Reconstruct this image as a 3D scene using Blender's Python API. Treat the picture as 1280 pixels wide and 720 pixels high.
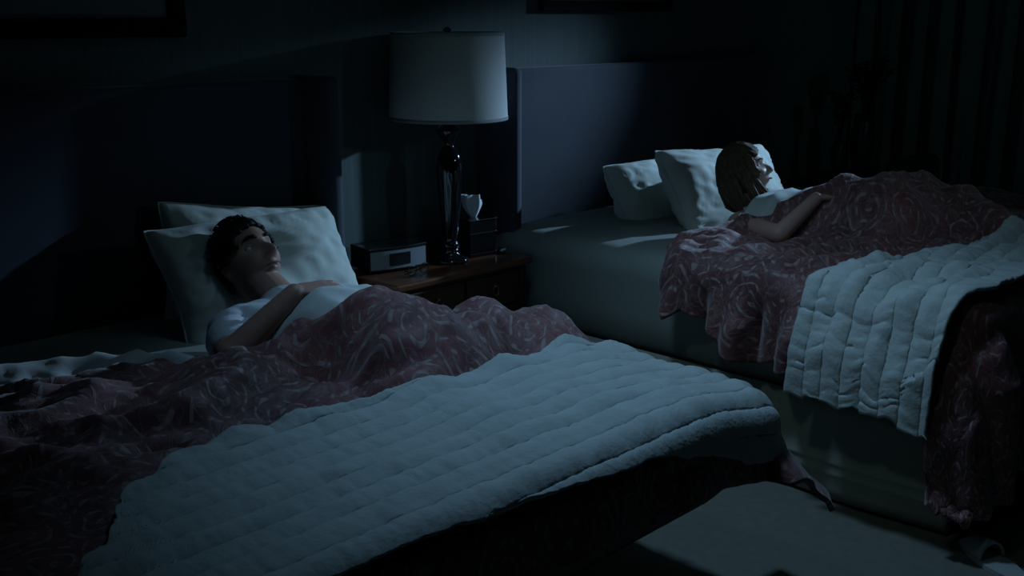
import bpy, bmesh, math, random
from mathutils import Vector, Matrix, noise
random.seed(7)
for o in list(bpy.data.objects): bpy.data.objects.remove(o)
S = bpy.context.scene; C = S.collection
PI = math.pi
# ------------------------------------------------------------ camera
cam = bpy.data.objects.new('camera', bpy.data.cameras.new('camera')); C.objects.link(cam)
cam.data.lens = 37.94; cam.data.sensor_width = 36; cam.data.clip_start = .05
cam.location = (0, -3.3, 1.55)
cam.rotation_euler = (math.radians(90-14.1), 0, math.radians(-45.7))
S.camera = cam
# ------------------------------------------------------------ world, light, exposure
S.view_settings.view_transform = 'Standard'; S.view_settings.look = 'None'
S.view_settings.gamma = 1; S.view_settings.exposure = 0
w = bpy.data.worlds.new('night'); S.world = w; w.use_nodes = True
w.node_tree.nodes['Background'].inputs[0].default_value = (.10, .22, .30, 1)
w.node_tree.nodes['Background'].inputs[1].default_value = .02
def aim(o, tgt):
    o.rotation_euler = (Vector(tgt)-o.location).to_track_quat('-Z', 'Y').to_euler()
def spot(name, loc, tgt, power, col, size, ang, blend):
    l = bpy.data.lights.new(name, 'SPOT'); l.energy = power; l.color = col
    l.shadow_soft_size = size; l.spot_size = math.radians(ang); l.spot_blend = blend
    o = bpy.data.objects.new(name, l); C.objects.link(o); o.location = loc; aim(o, tgt); return o
def area(name, loc, tgt, power, col, sx, sy):
    l = bpy.data.lights.new(name, 'AREA'); l.energy = power; l.color = col
    l.shape = 'RECTANGLE'; l.size = sx; l.size_y = sy
    o = bpy.data.objects.new(name, l); C.objects.link(o); o.location = loc; aim(o, tgt); return o
BLUE = (.38, .66, 1.0); TEAL = (.45, .85, 1.0)
spot('window_moonlight', (7.4, -1.75, 2.35), (2.5, -.55, 1.0), 760, BLUE, .05, 28, .7)
spot('wall_fill', (4.3, -5.2, 2.5), (2.2, -.3, .82), 26, TEAL, .12, 20, 1)  # frontal fill spot inside the room, throws the lamp's soft wall shadow
spot('bed_fill', (4.6, -5.3, 2.5), (4.05, -1.05, .88), 30, (.50, .78, 1.0), .12, 19, 1)  # fill spot added to brighten the farther bed, no source stands there
spot('aisle_fill', (2.15, -1.25, 2.74), (2.32, -1.85, .3), 56, (.36, .66, 1.0), .12, 88, 1)  # overhead fill spot under the ceiling, for the quilt, aisle floor and bed side
spot('side_fill', (1.0, -1.75, 2.72), (3.2, -1.62, .55), 11, (.55, .82, .86), .09, 40, 1)  # extra fill spot, added to lift the quilt hanging on the farther bed
spot('corner_fill', (3.0, -5.2, 2.5), (6.3, -.5, 1.2), 22, (.35, .85, .85), .15, 30, 1)  # weak fill spot added so the curtain and plants show in the corner
area('room_fill', (2.4, -1.8, 2.75), (2.4, -1.6, .5), .5, (.45, .85, .95), 1.6, 1.0)
# ------------------------------------------------------------ helpers
def link(o, parent=None):
    C.objects.link(o)
    if parent: o.parent = parent
    return o
def tag(o, label=None, cat=None, group=None, kind=None):
    if label: o['label'] = label
    if cat: o['category'] = cat
    if group: o['group'] = group
    if kind: o['kind'] = kind
    return o
def thing(name, label, cat, loc=(0, 0, 0), rz=0, group=None):
    o = bpy.data.objects.new(name, None); o.location = loc; o.rotation_euler = (0, 0, rz); o.empty_display_size = .1
    link(o); return tag(o, label, cat, group)
def finish(name, bm, mat, parent=None, smooth=False):
    me = bpy.data.meshes.new(name); bmesh.ops.recalc_face_normals(bm, faces=bm.faces[:]); bm.to_mesh(me); bm.free()
    if smooth:
        for p in me.polygons: p.use_smooth = True
    me.materials.append(mat); return link(bpy.data.objects.new(name, me), parent)
def box(bm, x0, x1, y0, y1, z0, z1, bev=0, seg=2):
    r = bmesh.ops.create_cube(bm, size=1); vs = r['verts']
    for v in vs: v.co = Vector(((x0+x1)/2+v.co.x*(x1-x0), (y0+y1)/2+v.co.y*(y1-y0), (z0+z1)/2+v.co.z*(z1-z0)))
    if bev:
        es = list({e for v in vs for e in v.link_edges})
        bmesh.ops.bevel(bm, geom=es, offset=bev, segments=seg, profile=.5, affect='EDGES')
def bxo(name, d, mat, parent=None, bev=.004, seg=2):
    bm = bmesh.new(); box(bm, *d, bev, seg); return finish(name, bm, mat, parent, bev > .015)
def lathe(bm, prof, n=32, c=(0, 0)):
    rings = []
    for r, z in prof:
        if r < 1e-5: rings.append([bm.verts.new((c[0], c[1], z))])
        else: rings.append([bm.verts.new((c[0]+r*math.cos(2*PI*i/n), c[1]+r*math.sin(2*PI*i/n), z)) for i in range(n)])
    for a, b in zip(rings, rings[1:]):
        for i in range(n):
            j = (i+1) % n
            if len(a) == 1 and len(b) == 1: continue
            if len(a) == 1: bm.faces.new((a[0], b[i], b[j]))
            elif len(b) == 1: bm.faces.new((a[i], a[j], b[0]))
            else: bm.faces.new((a[i], a[j], b[j], b[i]))
def frame_of(d):
    d = Vector(d).normalized(); u = d.orthogonal().normalized(); return u, d.cross(u), d
def tube(bm, pts, rs, n=8, cap=True, flat=1):
    pts = [Vector(p) for p in pts]; rings = []
    if not isinstance(rs, (list, tuple)): rs = [rs]*len(pts)
    u = None
    for i, p in enumerate(pts):
        d = (pts[min(i+1, len(pts)-1)]-pts[max(i-1, 0)]).normalized()
        u = d.orthogonal().normalized() if u is None else (u-d*u.dot(d)).normalized()
        v = d.cross(u)
        rings.append([bm.verts.new(p+(u*math.cos(2*PI*k/n)+v*flat*math.sin(2*PI*k/n))*rs[i]) for k in range(n)])
    for a, b in zip(rings, rings[1:]):
        for k in range(n): bm.faces.new((a[k], a[(k+1) % n], b[(k+1) % n], b[k]))
    if cap: bm.faces.new(rings[0][::-1]); bm.faces.new(rings[-1])
def capsule(bm, p0, p1, r0, r1, n=20, k=6, side=None, squash=1):
    """tapered closed limb; side = axis that is scaled by squash"""
    p0 = Vector(p0); p1 = Vector(p1); d = (p1-p0).normalized()
    if side is None: u = d.orthogonal().normalized()
    else: u = Vector(side); u = (u-d*u.dot(d)).normalized()
    v = d.cross(u); prof = [(0, p0-d*r0)]
    for i in range(1, k+1):
        a = PI/2*i/k; prof.append((r0*math.sin(a), p0-d*r0*math.cos(a)))
    for i in range(k, 0, -1):
        a = PI/2*i/k; prof.append((r1*math.sin(a), p1+d*r1*math.cos(a)))
    prof.append((0, p1+d*r1)); rings = []
    for r, c in prof:
        if r == 0: rings.append([bm.verts.new(c)])
        else: rings.append([bm.verts.new(c+(u*squash*math.cos(2*PI*i/n)+v*math.sin(2*PI*i/n))*r) for i in range(n)])
    for a, b in zip(rings, rings[1:]):
        for i in range(n):
            j = (i+1) % n
            if len(a) == 1: bm.faces.new((a[0], b[i], b[j]))
            elif len(b) == 1: bm.faces.new((a[i], a[j], b[0]))
            else: bm.faces.new((a[i], a[j], b[j], b[i]))
def remesh(name, bm, mat, voxel, parent=None, smooth=6, wrinkle=0):
    bmesh.ops.recalc_face_normals(bm, faces=bm.faces[:])
    me = bpy.data.meshes.new('tmp'); bm.to_mesh(me); bm.free()
    o = bpy.data.objects.new('tmp', me); C.objects.link(o)
    m = o.modifiers.new('r', 'REMESH'); m.mode = 'VOXEL'; m.voxel_size = voxel
    m2 = o.modifiers.new('s', 'SMOOTH'); m2.iterations = smooth; m2.factor = .5
    dg = bpy.context.evaluated_depsgraph_get(); ev = o.evaluated_get(dg)
    nm = bpy.data.meshes.new_from_object(ev); nm.name = name
    bpy.data.objects.remove(o)
    if wrinkle:
        ns = [v.normal.copy() for v in nm.vertices]
        for v, n_ in zip(nm.vertices, ns):
            c = v.co; q = Vector((c.x*9, c.y*26+c.x*14, c.z*9))
            v.co = c+n_*wrinkle*(noise.noise(q)+.5*noise.noise(q*2.1))
    for p in nm.polygons: p.use_smooth = True
    nm.materials.clear(); nm.materials.append(mat)
    return link(bpy.data.objects.new(name, nm), parent)
def sstep(a, b, x):
    t = max(0, min(1, (x-a)/(b-a))); return t*t*(3-2*t)
def lerp(tab, x):
    if x <= tab[0][0]: return tab[0][1]
    for (a, p), (b, q) in zip(tab, tab[1:]):
        if x <= b:
            t = (x-a)/(b-a); t = t*t*(3-2*t); return p+(q-p)*t
    return tab[-1][1]
def nz(x, y, z=0): return noise.noise(Vector((x, y, z)))
# ------------------------------------------------------------ materials
def new_mat(name, col, rough=.8, spec=.3, metal=0, noise_amt=0, nscale=8, bump=0, bscale=200, sheen=0, coat=0):
    m = bpy.data.materials.new(name); m.use_nodes = True; nt = m.node_tree; b = nt.nodes['Principled BSDF']
    b.inputs['Base Color'].default_value = (*col, 1); b.inputs['Roughness'].default_value = rough
    b.inputs['Specular IOR Level'].default_value = spec; b.inputs['Metallic'].default_value = metal
    b.inputs['Sheen Weight'].default_value = sheen; b.inputs['Coat Weight'].default_value = coat
    tc = nt.nodes.new('ShaderNodeTexCoord')
    if noise_amt:
        n = nt.nodes.new('ShaderNodeTexNoise'); n.inputs['Scale'].default_value = nscale; n.inputs['Detail'].default_value = 5
        r = nt.nodes.new('ShaderNodeValToRGB')
        lo = [c*(1-noise_amt) for c in col]; hi = [min(1, c*(1+noise_amt)) for c in col]
        r.color_ramp.elements[0].color = (*lo, 1); r.color_ramp.elements[1].color = (*hi, 1)
        r.color_ramp.elements[0].position = .3; r.color_ramp.elements[1].position = .7
        nt.links.new(tc.outputs['Object'], n.inputs['Vector']); nt.links.new(n.outputs['Fac'], r.inputs['Fac'])
        nt.links.new(r.outputs['Color'], b.inputs['Base Color'])
    if bump:
        n = nt.nodes.new('ShaderNodeTexNoise'); n.inputs['Scale'].default_value = bscale; n.inputs['Detail'].default_value = 3
        bp = nt.nodes.new('ShaderNodeBump'); bp.inputs['Strength'].default_value = bump; bp.inputs['Distance'].default_value = .004
        nt.links.new(tc.outputs['Object'], n.inputs['Vector']); nt.links.new(n.outputs['Fac'], bp.inputs['Height'])
        nt.links.new(bp.outputs['Normal'], b.inputs['Normal'])
    return m
def wall_mat():
    m = bpy.data.materials.new('striped_wallpaper'); m.use_nodes = True; nt = m.node_tree; b = nt.nodes['Principled BSDF']
    b.inputs['Roughness'].default_value = .75
    tc = nt.nodes.new('ShaderNodeTexCoord'); mp = nt.nodes.new('ShaderNodeMapping'); mp.inputs['Scale'].default_value = (30, 30, .35)
    n = nt.nodes.new('ShaderNodeTexNoise'); n.inputs['Scale'].default_value = 2.2; n.inputs['Detail'].default_value = 4
    r = nt.nodes.new('ShaderNodeValToRGB')
    r.color_ramp.elements[0].color = (.070, .096, .092, 1); r.color_ramp.elements[0].position = .3
    r.color_ramp.elements[1].color = (.100, .130, .124, 1); r.color_ramp.elements[1].position = .7
    nt.links.new(tc.outputs['Object'], mp.inputs['Vector']); nt.links.new(mp.outputs['Vector'], n.inputs['Vector'])
    nt.links.new(n.outputs['Fac'], r.inputs['Fac']); nt.links.new(r.outputs['Color'], b.inputs['Base Color'])
    return m
def wood_mat(name, c0, c1, rough=.3, scale=(1.5, 14, 14), coat=.4):
    m = bpy.data.materials.new(name); m.use_nodes = True; nt = m.node_tree; b = nt.nodes['Principled BSDF']
    b.inputs['Roughness'].default_value = rough; b.inputs['Coat Weight'].default_value = coat; b.inputs['Coat Roughness'].default_value = .2
    tc = nt.nodes.new('ShaderNodeTexCoord'); mp = nt.nodes.new('ShaderNodeMapping'); mp.inputs['Scale'].default_value = scale
    n = nt.nodes.new('ShaderNodeTexNoise'); n.inputs['Scale'].default_value = 3; n.inputs['Detail'].default_value = 6; n.inputs['Distortion'].default_value = 1.2
    r = nt.nodes.new('ShaderNodeValToRGB'); r.color_ramp.elements[0].color = (*c0, 1); r.color_ramp.elements[1].color = (*c1, 1)
    r.color_ramp.elements[0].position = .35; r.color_ramp.elements[1].position = .65
    nt.links.new(tc.outputs['Object'], mp.inputs['Vector']); nt.links.new(mp.outputs['Vector'], n.inputs['Vector'])
    nt.links.new(n.outputs['Fac'], r.inputs['Fac']); nt.links.new(r.outputs['Color'], b.inputs['Base Color'])
    return m
def paisley_mat():
    """burgundy damask: ringed medallions and leafy scrolls in grey tan"""
    m = bpy.data.materials.new('paisley_damask'); m.use_nodes = True; nt = m.node_tree; N = nt.nodes.new; L = nt.links.new
    b = nt.nodes['Principled BSDF']; b.inputs['Roughness'].default_value = .65; b.inputs['Sheen Weight'].default_value = .3
    uv = N('ShaderNodeTexCoord')
    dn = N('ShaderNodeTexNoise'); dn.inputs['Scale'].default_value = 6; dn.inputs['Detail'].default_value = 2
    mx = N('ShaderNodeMix'); mx.data_type = 'VECTOR'; mx.inputs['Factor'].default_value = .10
    L(uv.outputs['UV'], dn.inputs['Vector']); L(uv.outputs['UV'], mx.inputs[4]); L(dn.outputs['Color'], mx.inputs[5])
    vo = N('ShaderNodeTexVoronoi'); vo.voronoi_dimensions = '2D'; vo.inputs['Scale'].default_value = 7.5; vo.inputs['Randomness'].default_value = .55
    L(mx.outputs[1], vo.inputs['Vector'])
    mul = N('ShaderNodeMath'); mul.operation = 'MULTIPLY'; mul.inputs[1].default_value = 34
    sn = N('ShaderNodeMath'); sn.operation = 'SINE'; L(vo.outputs['Distance'], mul.inputs[0]); L(mul.outputs[0], sn.inputs[0])
    v2 = N('ShaderNodeTexVoronoi'); v2.voronoi_dimensions = '2D'; v2.feature = 'SMOOTH_F1'; v2.inputs['Scale'].default_value = 60
    L(mx.outputs[1], v2.inputs['Vector'])
    r2 = N('ShaderNodeValToRGB'); r2.color_ramp.elements[0].position = .25; r2.color_ramp.elements[1].position = .5
    r2.color_ramp.elements[0].color = (1, 1, 1, 1); r2.color_ramp.elements[1].color = (0, 0, 0, 1); L(v2.outputs['Distance'], r2.inputs['Fac'])
    r1 = N('ShaderNodeValToRGB'); r1.color_ramp.elements[0].position = .45; r1.color_ramp.elements[1].position = .8; L(sn.outputs[0], r1.inputs['Fac'])
    n3 = N('ShaderNodeTexNoise'); n3.inputs['Scale'].default_value = 24; n3.inputs['Detail'].default_value = 4; n3.inputs['Distortion'].default_value = 1.2
    L(uv.outputs['UV'], n3.inputs['Vector'])
    r3 = N('ShaderNodeValToRGB'); e = r3.color_ramp.elements; e[0].position = .44; e[0].color = (0, 0, 0, 1); e[1].position = .5; e[1].color = (1, 1, 1, 1)
    e2 = e.new(.56); e2.color = (0, 0, 0, 1); L(n3.outputs['Fac'], r3.inputs['Fac'])
    a1 = N('ShaderNodeMath'); a1.operation = 'MULTIPLY'; L(r1.outputs['Color'], a1.inputs[0]); L(r2.outputs['Color'], a1.inputs[1])
    a2 = N('ShaderNodeMath'); a2.operation = 'MAXIMUM'; L(a1.outputs[0], a2.inputs[0])
    a3 = N('ShaderNodeMath'); a3.operation = 'MULTIPLY'; a3.inputs[1].default_value = .38; L(r3.outputs['Color'], a3.inputs[0]); L(a3.outputs[0], a2.inputs[1])
    n4 = N('ShaderNodeTexNoise'); n4.inputs['Scale'].default_value = 3.5; L(uv.outputs['UV'], n4.inputs['Vector'])
    rb = N('ShaderNodeValToRGB'); rb.color_ramp.elements[0].color = (.11, .034, .036, 1); rb.color_ramp.elements[1].color = (.19, .055, .056, 1)
    rb.color_ramp.elements[0].position = .4; rb.color_ramp.elements[1].position = .6; L(n4.outputs['Fac'], rb.inputs['Fac'])
    cm = N('ShaderNodeMix'); cm.data_type = 'RGBA'; L(a2.outputs[0], cm.inputs[0]); L(rb.outputs['Color'], cm.inputs[6]); cm.inputs[7].default_value = (.30, .22, .21, 1)
    L(cm.outputs[2], b.inputs['Base Color'])
    bp = N('ShaderNodeBump'); bp.inputs['Strength'].default_value = .35; bp.inputs['Distance'].default_value = .003
    L(a2.outputs[0], bp.inputs['Height']); L(bp.outputs['Normal'], b.inputs['Normal'])
    return m
M_wall = wall_mat()
M_floor = new_mat('taupe_carpet', (.215, .22, .185), .95, .1, noise_amt=.08, nscale=30, bump=.6, bscale=400)
M_ceil = new_mat('painted_ceiling', (.5, .5, .48), .9, .1)
M_trim = new_mat('dark_painted_trim', (.05, .06, .055), .5)
M_headb = new_mat('navy_upholstery', (.040, .048, .068), .75, .2, noise_amt=.12, nscale=5, bump=.25, bscale=500, sheen=.25)
M_sheet = new_mat('white_cotton_sheet', (.56, .60, .58), .85, .15, bump=.15, bscale=350, sheen=.1)
M_pillow = new_mat('ivory_pillowcase', (.58, .61, .56), .85, .15, bump=.15, bscale=300, sheen=.1)
M_quilt = new_mat('pale_matelasse', (.52, .58, .57), .8, .2, noise_amt=.06, nscale=14, bump=.5, bscale=90, sheen=.1)
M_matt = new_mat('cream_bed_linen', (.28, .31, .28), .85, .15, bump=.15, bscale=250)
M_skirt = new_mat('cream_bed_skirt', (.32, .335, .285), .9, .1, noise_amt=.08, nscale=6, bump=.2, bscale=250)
M_pais = paisley_mat()
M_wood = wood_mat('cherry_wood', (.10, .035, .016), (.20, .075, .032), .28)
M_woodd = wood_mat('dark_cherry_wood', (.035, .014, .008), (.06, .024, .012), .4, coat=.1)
M_black = new_mat('glossy_black_lacquer', (.006, .006, .008), .08, .6, coat=1)
M_metal = new_mat('polished_steel', (.7, .72, .75), .18, .5, metal=1)
M_brass = new_mat('aged_brass', (.35, .25, .12), .35, .5, metal=1)
M_shade = new_mat('linen_lampshade', (.62, .62, .60), .9, .1, bump=.3, bscale=300)
M_trimshade = new_mat('lampshade_binding', (.33, .34, .34), .9, .1)
M_tissue = new_mat('tissue_paper', (.82, .84, .88), .9, .1)
M_radio = new_mat('black_plastic', (.012, .013, .015), .35, .5)
M_grille = new_mat('grey_speaker_cloth', (.30, .33, .36), .7, .2, bump=.8, bscale=900)
M_frame = new_mat('black_frame_wood', (.006, .006, .006), .8, .1)
M_print = new_mat('pale_green_print', (.12, .15, .14), .6, .2, noise_amt=.25, nscale=3)
M_mat = new_mat('frame_mount_board', (.16, .19, .18), .8)
M_skin1 = new_mat('tan_skin', (.38, .22, .17), .5, .35, noise_amt=.06, nscale=20)
M_skin2 = new_mat('fair_skin', (.46, .29, .24), .5, .35, noise_amt=.05, nscale=20)
M_hair1 = new_mat('black_brown_hair', (.012, .009, .008), .6, .2)
M_hair2 = new_mat('ash_blonde_hair', (.13, .095, .065), .7, .15, noise_amt=.3, nscale=60)
M_eye = new_mat('eyeball_white', (.38, .38, .38), .15, .5)
M_iris = new_mat('dark_iris', (.02, .015, .01), .1, .6)
M_lip1 = new_mat('muted_lips', (.26, .12, .10), .45)
M_tee = new_mat('white_tee_cotton', (.55, .58, .62), .85, .1, bump=.2, bscale=400)
M_top = new_mat('lavender_camisole', (.50, .48, .66), .8, .1)
M_curt = new_mat('dark_green_drapery', (.060, .100, .090), .8, .15, noise_amt=.1, nscale=3, sheen=.2)
M_leaf = new_mat('dried_dark_leaf', (.006, .009, .007), .7, .1, noise_amt=.3)
M_vase = new_mat('dark_ceramic', (.010, .013, .012), .4, .3)
M_fabricd = new_mat('dark_chair_fabric', (.018, .022, .020), .85, .1)
M_slip = new_mat('pale_terry_slipper', (.42, .45, .44), .9, .1, bump=.6, bscale=200)
M_glass = new_mat('window_glass', (.9, .95, 1), .02, .5); M_glass.node_tree.nodes['Principled BSDF'].inputs['Transmission Weight'].default_value = 1
# ------------------------------------------------------------ room shell
RX, LX, FY, CZ = 6.6, -1.4, -5.9, 2.8
tag(bxo('floor', (LX-.1, RX+.1, FY-.1, .1, -.08, 0), M_floor, bev=0), kind='structure')
tag(bxo('ceiling', (LX-.1, RX+.1, FY-.1, .1, CZ, CZ+.08), M_ceil, bev=0), kind='structure')
tag(bxo('wall_back', (LX-.1, RX+.1, 0, .1, 0, CZ), M_wall, bev=0), kind='structure')
tag(bxo('wall_left', (LX-.1, LX, FY, 0, 0, CZ), M_wall, bev=0), kind='structure')
tag(bxo('wall_front', (LX-.1, RX+.1, FY-.1, FY, 0, CZ), M_wall, bev=0), kind='structure')
WY0, WY1, WZ0, WZ1 = -2.75, -1.12, .75, 2.238
bm = bmesh.new()
box(bm, RX, RX+.1, FY, WY0, 0, CZ); box(bm, RX, RX+.1, WY1, 0, 0, CZ)
box(bm, RX, RX+.1, WY0, WY1, 0, WZ0); box(bm, RX, RX+.1, WY0, WY1, WZ1, CZ)
tag(finish('wall_right', bm, M_wall), kind='structure')
wn = tag(thing('window_1', 'w', 'w'), kind='structure')
del wn['label']; del wn['category']; wn.location = (RX+.05, (WY0+WY1)/2, WZ0)
def wframe(y0, y1, z0, z1, x0=RX+.02, x1=RX+.08):
    o = bxo('window_frame', (x0-wn.location.x, x1-wn.location.x, y0-wn.location.y, y1-wn.location.y, z0-WZ0, z1-WZ0), M_trim, wn); return o
wframe(WY0, WY1, WZ0, WZ0+.05, RX-.04, RX+.08); wframe(WY0, WY1, WZ1-.05, WZ1); wframe(WY0, WY0+.05, WZ0+.05, WZ1-.05); wframe(WY1-.05, WY1, WZ0+.05, WZ1-.05)
wframe(-1.96, -1.92, WZ0+.05, WZ1-.05)
for nm, d in (('baseboard_back', (LX, RX, -.018, 0, 0, .12)), ('baseboard_right', (RX-.018, RX, FY, -.02, 0, .12)), ('baseboard_left', (LX, LX+.018, FY, -.02, 0, .12))):
    tag(bxo(nm, d, M_trim), kind='structure')
# ------------------------------------------------------------ picture frames
def picture(x0, x1, z0, z1, label, w_=.05):
    t = thing('picture_frame', label, 'picture', (x0, 0, z0)); W = x1-x0; H = z1-z0
    bxo('backing', (.01, W-.01, -.012, -.002, .01, H-.01), M_frame, t)
    for d in ((0, W, -.035, -.002, 0, w_), (0, W, -.035, -.002, H-w_, H), (0, w_, -.035, -.002, w_, H-w_), (W-w_, W, -.035, -.002, w_, H-w_)):
        bxo('frame_rail', d, M_frame, t, .006)
    bxo('mount', (w_, W-w_, -.018, -.012, w_, H-w_), M_mat, t, 0)
    bxo('print', (w_+.1, W-w_-.1, -.022, -.018, w_+.1, H-w_-.1), M_print, t, 0)
picture(.72, 1.84, 1.487, 2.25, 'black framed picture on the wall above the headboard behind the man', .06)
picture(3.54, 4.48, 1.575, 2.30, 'black framed picture on the wall above the headboard behind the woman', .045)
# ------------------------------------------------------------ beds
def make_headboard(parent, X0, X1, bx):
    h = bxo('headboard', (X0-bx+.05, X1-bx-.05, -.07, -.005, .05, 1.34), M_headb, parent, .02, 4)
    for x in (X0, X1-.055):
        bxo('wing', (x-bx, x+.055-bx, -.23, -.005, .04, 1.352), M_headb, h, .022, 4)
    return h
def soft_slab(name, x0, x1, y0, y1, z0, z1, r, mat, parent, crown=.0, nse=.004, seed=0):
    """mattress-like slab with round edges and a crowned top"""
    bm = bmesh.new(); n, m = 60, 60; prof = []
    k = 8
    for i in range(k+1): a = PI/2*i/k; prof.append((r*(1-math.sin(a)), z1-r*(1-math.cos(a))))
    # inset ring list from the top inwards edge to bottom
    cx, cy = (x0+x1)/2, (y0+y1)/2
    def ring(off, z):
        hx, hy = (x1-x0)/2-off, (y1-y0)/2-off; rr = max(.09-off*.4, .02); vs = []
        for q, (sx, sy) in enumerate(((1, 1), (-1, 1), (-1, -1), (1, -1))):
            for t in range(7):
                a = PI/2*(q+t/6); x = cx+sx*(hx-rr)+rr*math.cos(a); y = cy+sy*(hy-rr)+rr*math.sin(a)
                vs.append((x, y, z))
        # subdivide straight runs
        out = []
        for a, b in zip(vs, vs[1:]+vs[:1]):
            L = math.dist(a, b); s = max(1, int(L/.08)) if L > .1 else 1
            for j in range(s): out.append(tuple(a[c]+(b[c]-a[c])*j/s for c in range(3)))
        return out
    base = ring(0, 0); N = len(base); levels = []
    for off, z in ((.02, z0), (0, z0+.02)): levels.append([(cx+(p[0]-cx)*(1-off/1.), cy+(p[1]-cy)*(1-off/1.), z) for p in base])
    levels.append([(p[0], p[1], (z0+z1-r)/2) for p in base])
    for i in range(k, -1, -1):
        a = PI/2*(k-i)/k; off = r*(1-math.cos(a)); z = z1-r+r*math.sin(a); hx, hy = (x1-x0)/2, (y1-y0)/2
        levels.append([(cx+(p[0]-cx)*(1-off/hx), cy+(p[1]-cy)*(1-off/hy), z) for p in base])
    for f in (.8, .6, .4, .2):
        levels.append([(cx+(p[0]-cx)*f, cy+(p[1]-cy)*f, z1+crown*(1-f*f)) for p in base])
    R = []
    for lv in levels: R.append([bm.verts.new((p[0]+nse*nz(p[0]*4, p[1]*4, p[2]*5+seed), p[1]+nse*nz(p[0]*4, p[1]*4, p[2]*5+seed+9), p[2]+nse*nz(p[0]*5, p[1]*5, seed))) for p in lv])
    for a, b in zip(R, R[1:]):
        for i in range(N): bm.faces.new((a[i], a[(i+1) % N], b[(i+1) % N], b[i]))
    bm.faces.new(R[0][::-1]); c = bm.verts.new((cx, cy, z1+crown))
    for i in range(N): bm.faces.new((R[-1][i], R[-1][(i+1) % N], c))
    return finish(name, bm, mat, parent, True)
B1X0, B1X1, B1F = .36, 2.21, -1.91
bed1 = thing('bed', 'nearer bed with navy wingback headboard, man lying in it, left of the nightstand', 'bed', (1.3, 0, 0))
def loc1(d): return (d[0]-1.3, d[1]-1.3, *d[2:])
make_headboard(bed1, .30, 2.30, 1.3)
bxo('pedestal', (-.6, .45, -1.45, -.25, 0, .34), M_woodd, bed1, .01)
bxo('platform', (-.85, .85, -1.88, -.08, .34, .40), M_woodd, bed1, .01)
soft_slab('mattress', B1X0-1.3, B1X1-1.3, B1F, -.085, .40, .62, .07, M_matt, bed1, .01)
B2X0, B2X1, B2F = 3.10, 5.10, -2.12
bed2 = thing('bed', 'farther bed with navy wingback headboard, woman lying in it, right of the nightstand', 'bed', (4.1, 0, 0))
make_headboard(bed2, 3.16, 5.16, 4.1)
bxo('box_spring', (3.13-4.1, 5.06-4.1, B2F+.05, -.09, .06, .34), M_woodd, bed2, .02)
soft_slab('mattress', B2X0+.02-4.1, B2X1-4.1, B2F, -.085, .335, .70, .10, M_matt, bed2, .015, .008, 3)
# bed skirt, with tucks along the foot of it
bm = bmesh.new()
path = [(3.20-4.1, -.10), (3.09-4.1, -.12), (3.09-4.1, B2F-.02), (5.14-4.1, B2F-.02), (5.14-4.1, -.1)]
pts = []
for a, b in zip(path, path[1:]):
    L = math.dist(a, b); s = int(L/.02)+1
    for j in range(s): pts.append((a[0]+(b[0]-a[0])*j/s, a[1]+(b[1]-a[1])*j/s, b[0]-a[0], b[1]-a[1]))
zs = [.345, .30, .24, .18, .142, .136, .130, .124, .118, .112, .106, .1, .094, .05, .015]
grid = []
for z in zs:
    row = []
    for i, (x, y, dx, dy) in enumerate(pts):
        L = math.hypot(dx, dy); nx, ny = dy/L, -dx/L
        nx, ny = (-1, 0) if abs(dy) > abs(dx) and dy < 0 else ((0, -1) if abs(dx) > abs(dy) else (1, 0))
        o = .012*nz(x*3, y*3, 1)*(1+2*(.34-z))+.010*(.34-z)/.34
        o += .006*math.exp(-((z-.136)/.006)**2)+.006*math.exp(-((z-.1)/.006)**2)
        row.append(bm.verts.new((x+nx*o, y+ny*o, z)))
    grid.append(row)
for a, b in zip(grid, grid[1:]):
    for i in range(len(a)-1): bm.faces.new((a[i], a[i+1], b[i+1], b[i]))
sk = finish('bed_skirt', bm, M_skirt, bed2, True); sm = sk.modifiers.new('t', 'SOLIDIFY'); sm.thickness = .004
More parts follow.
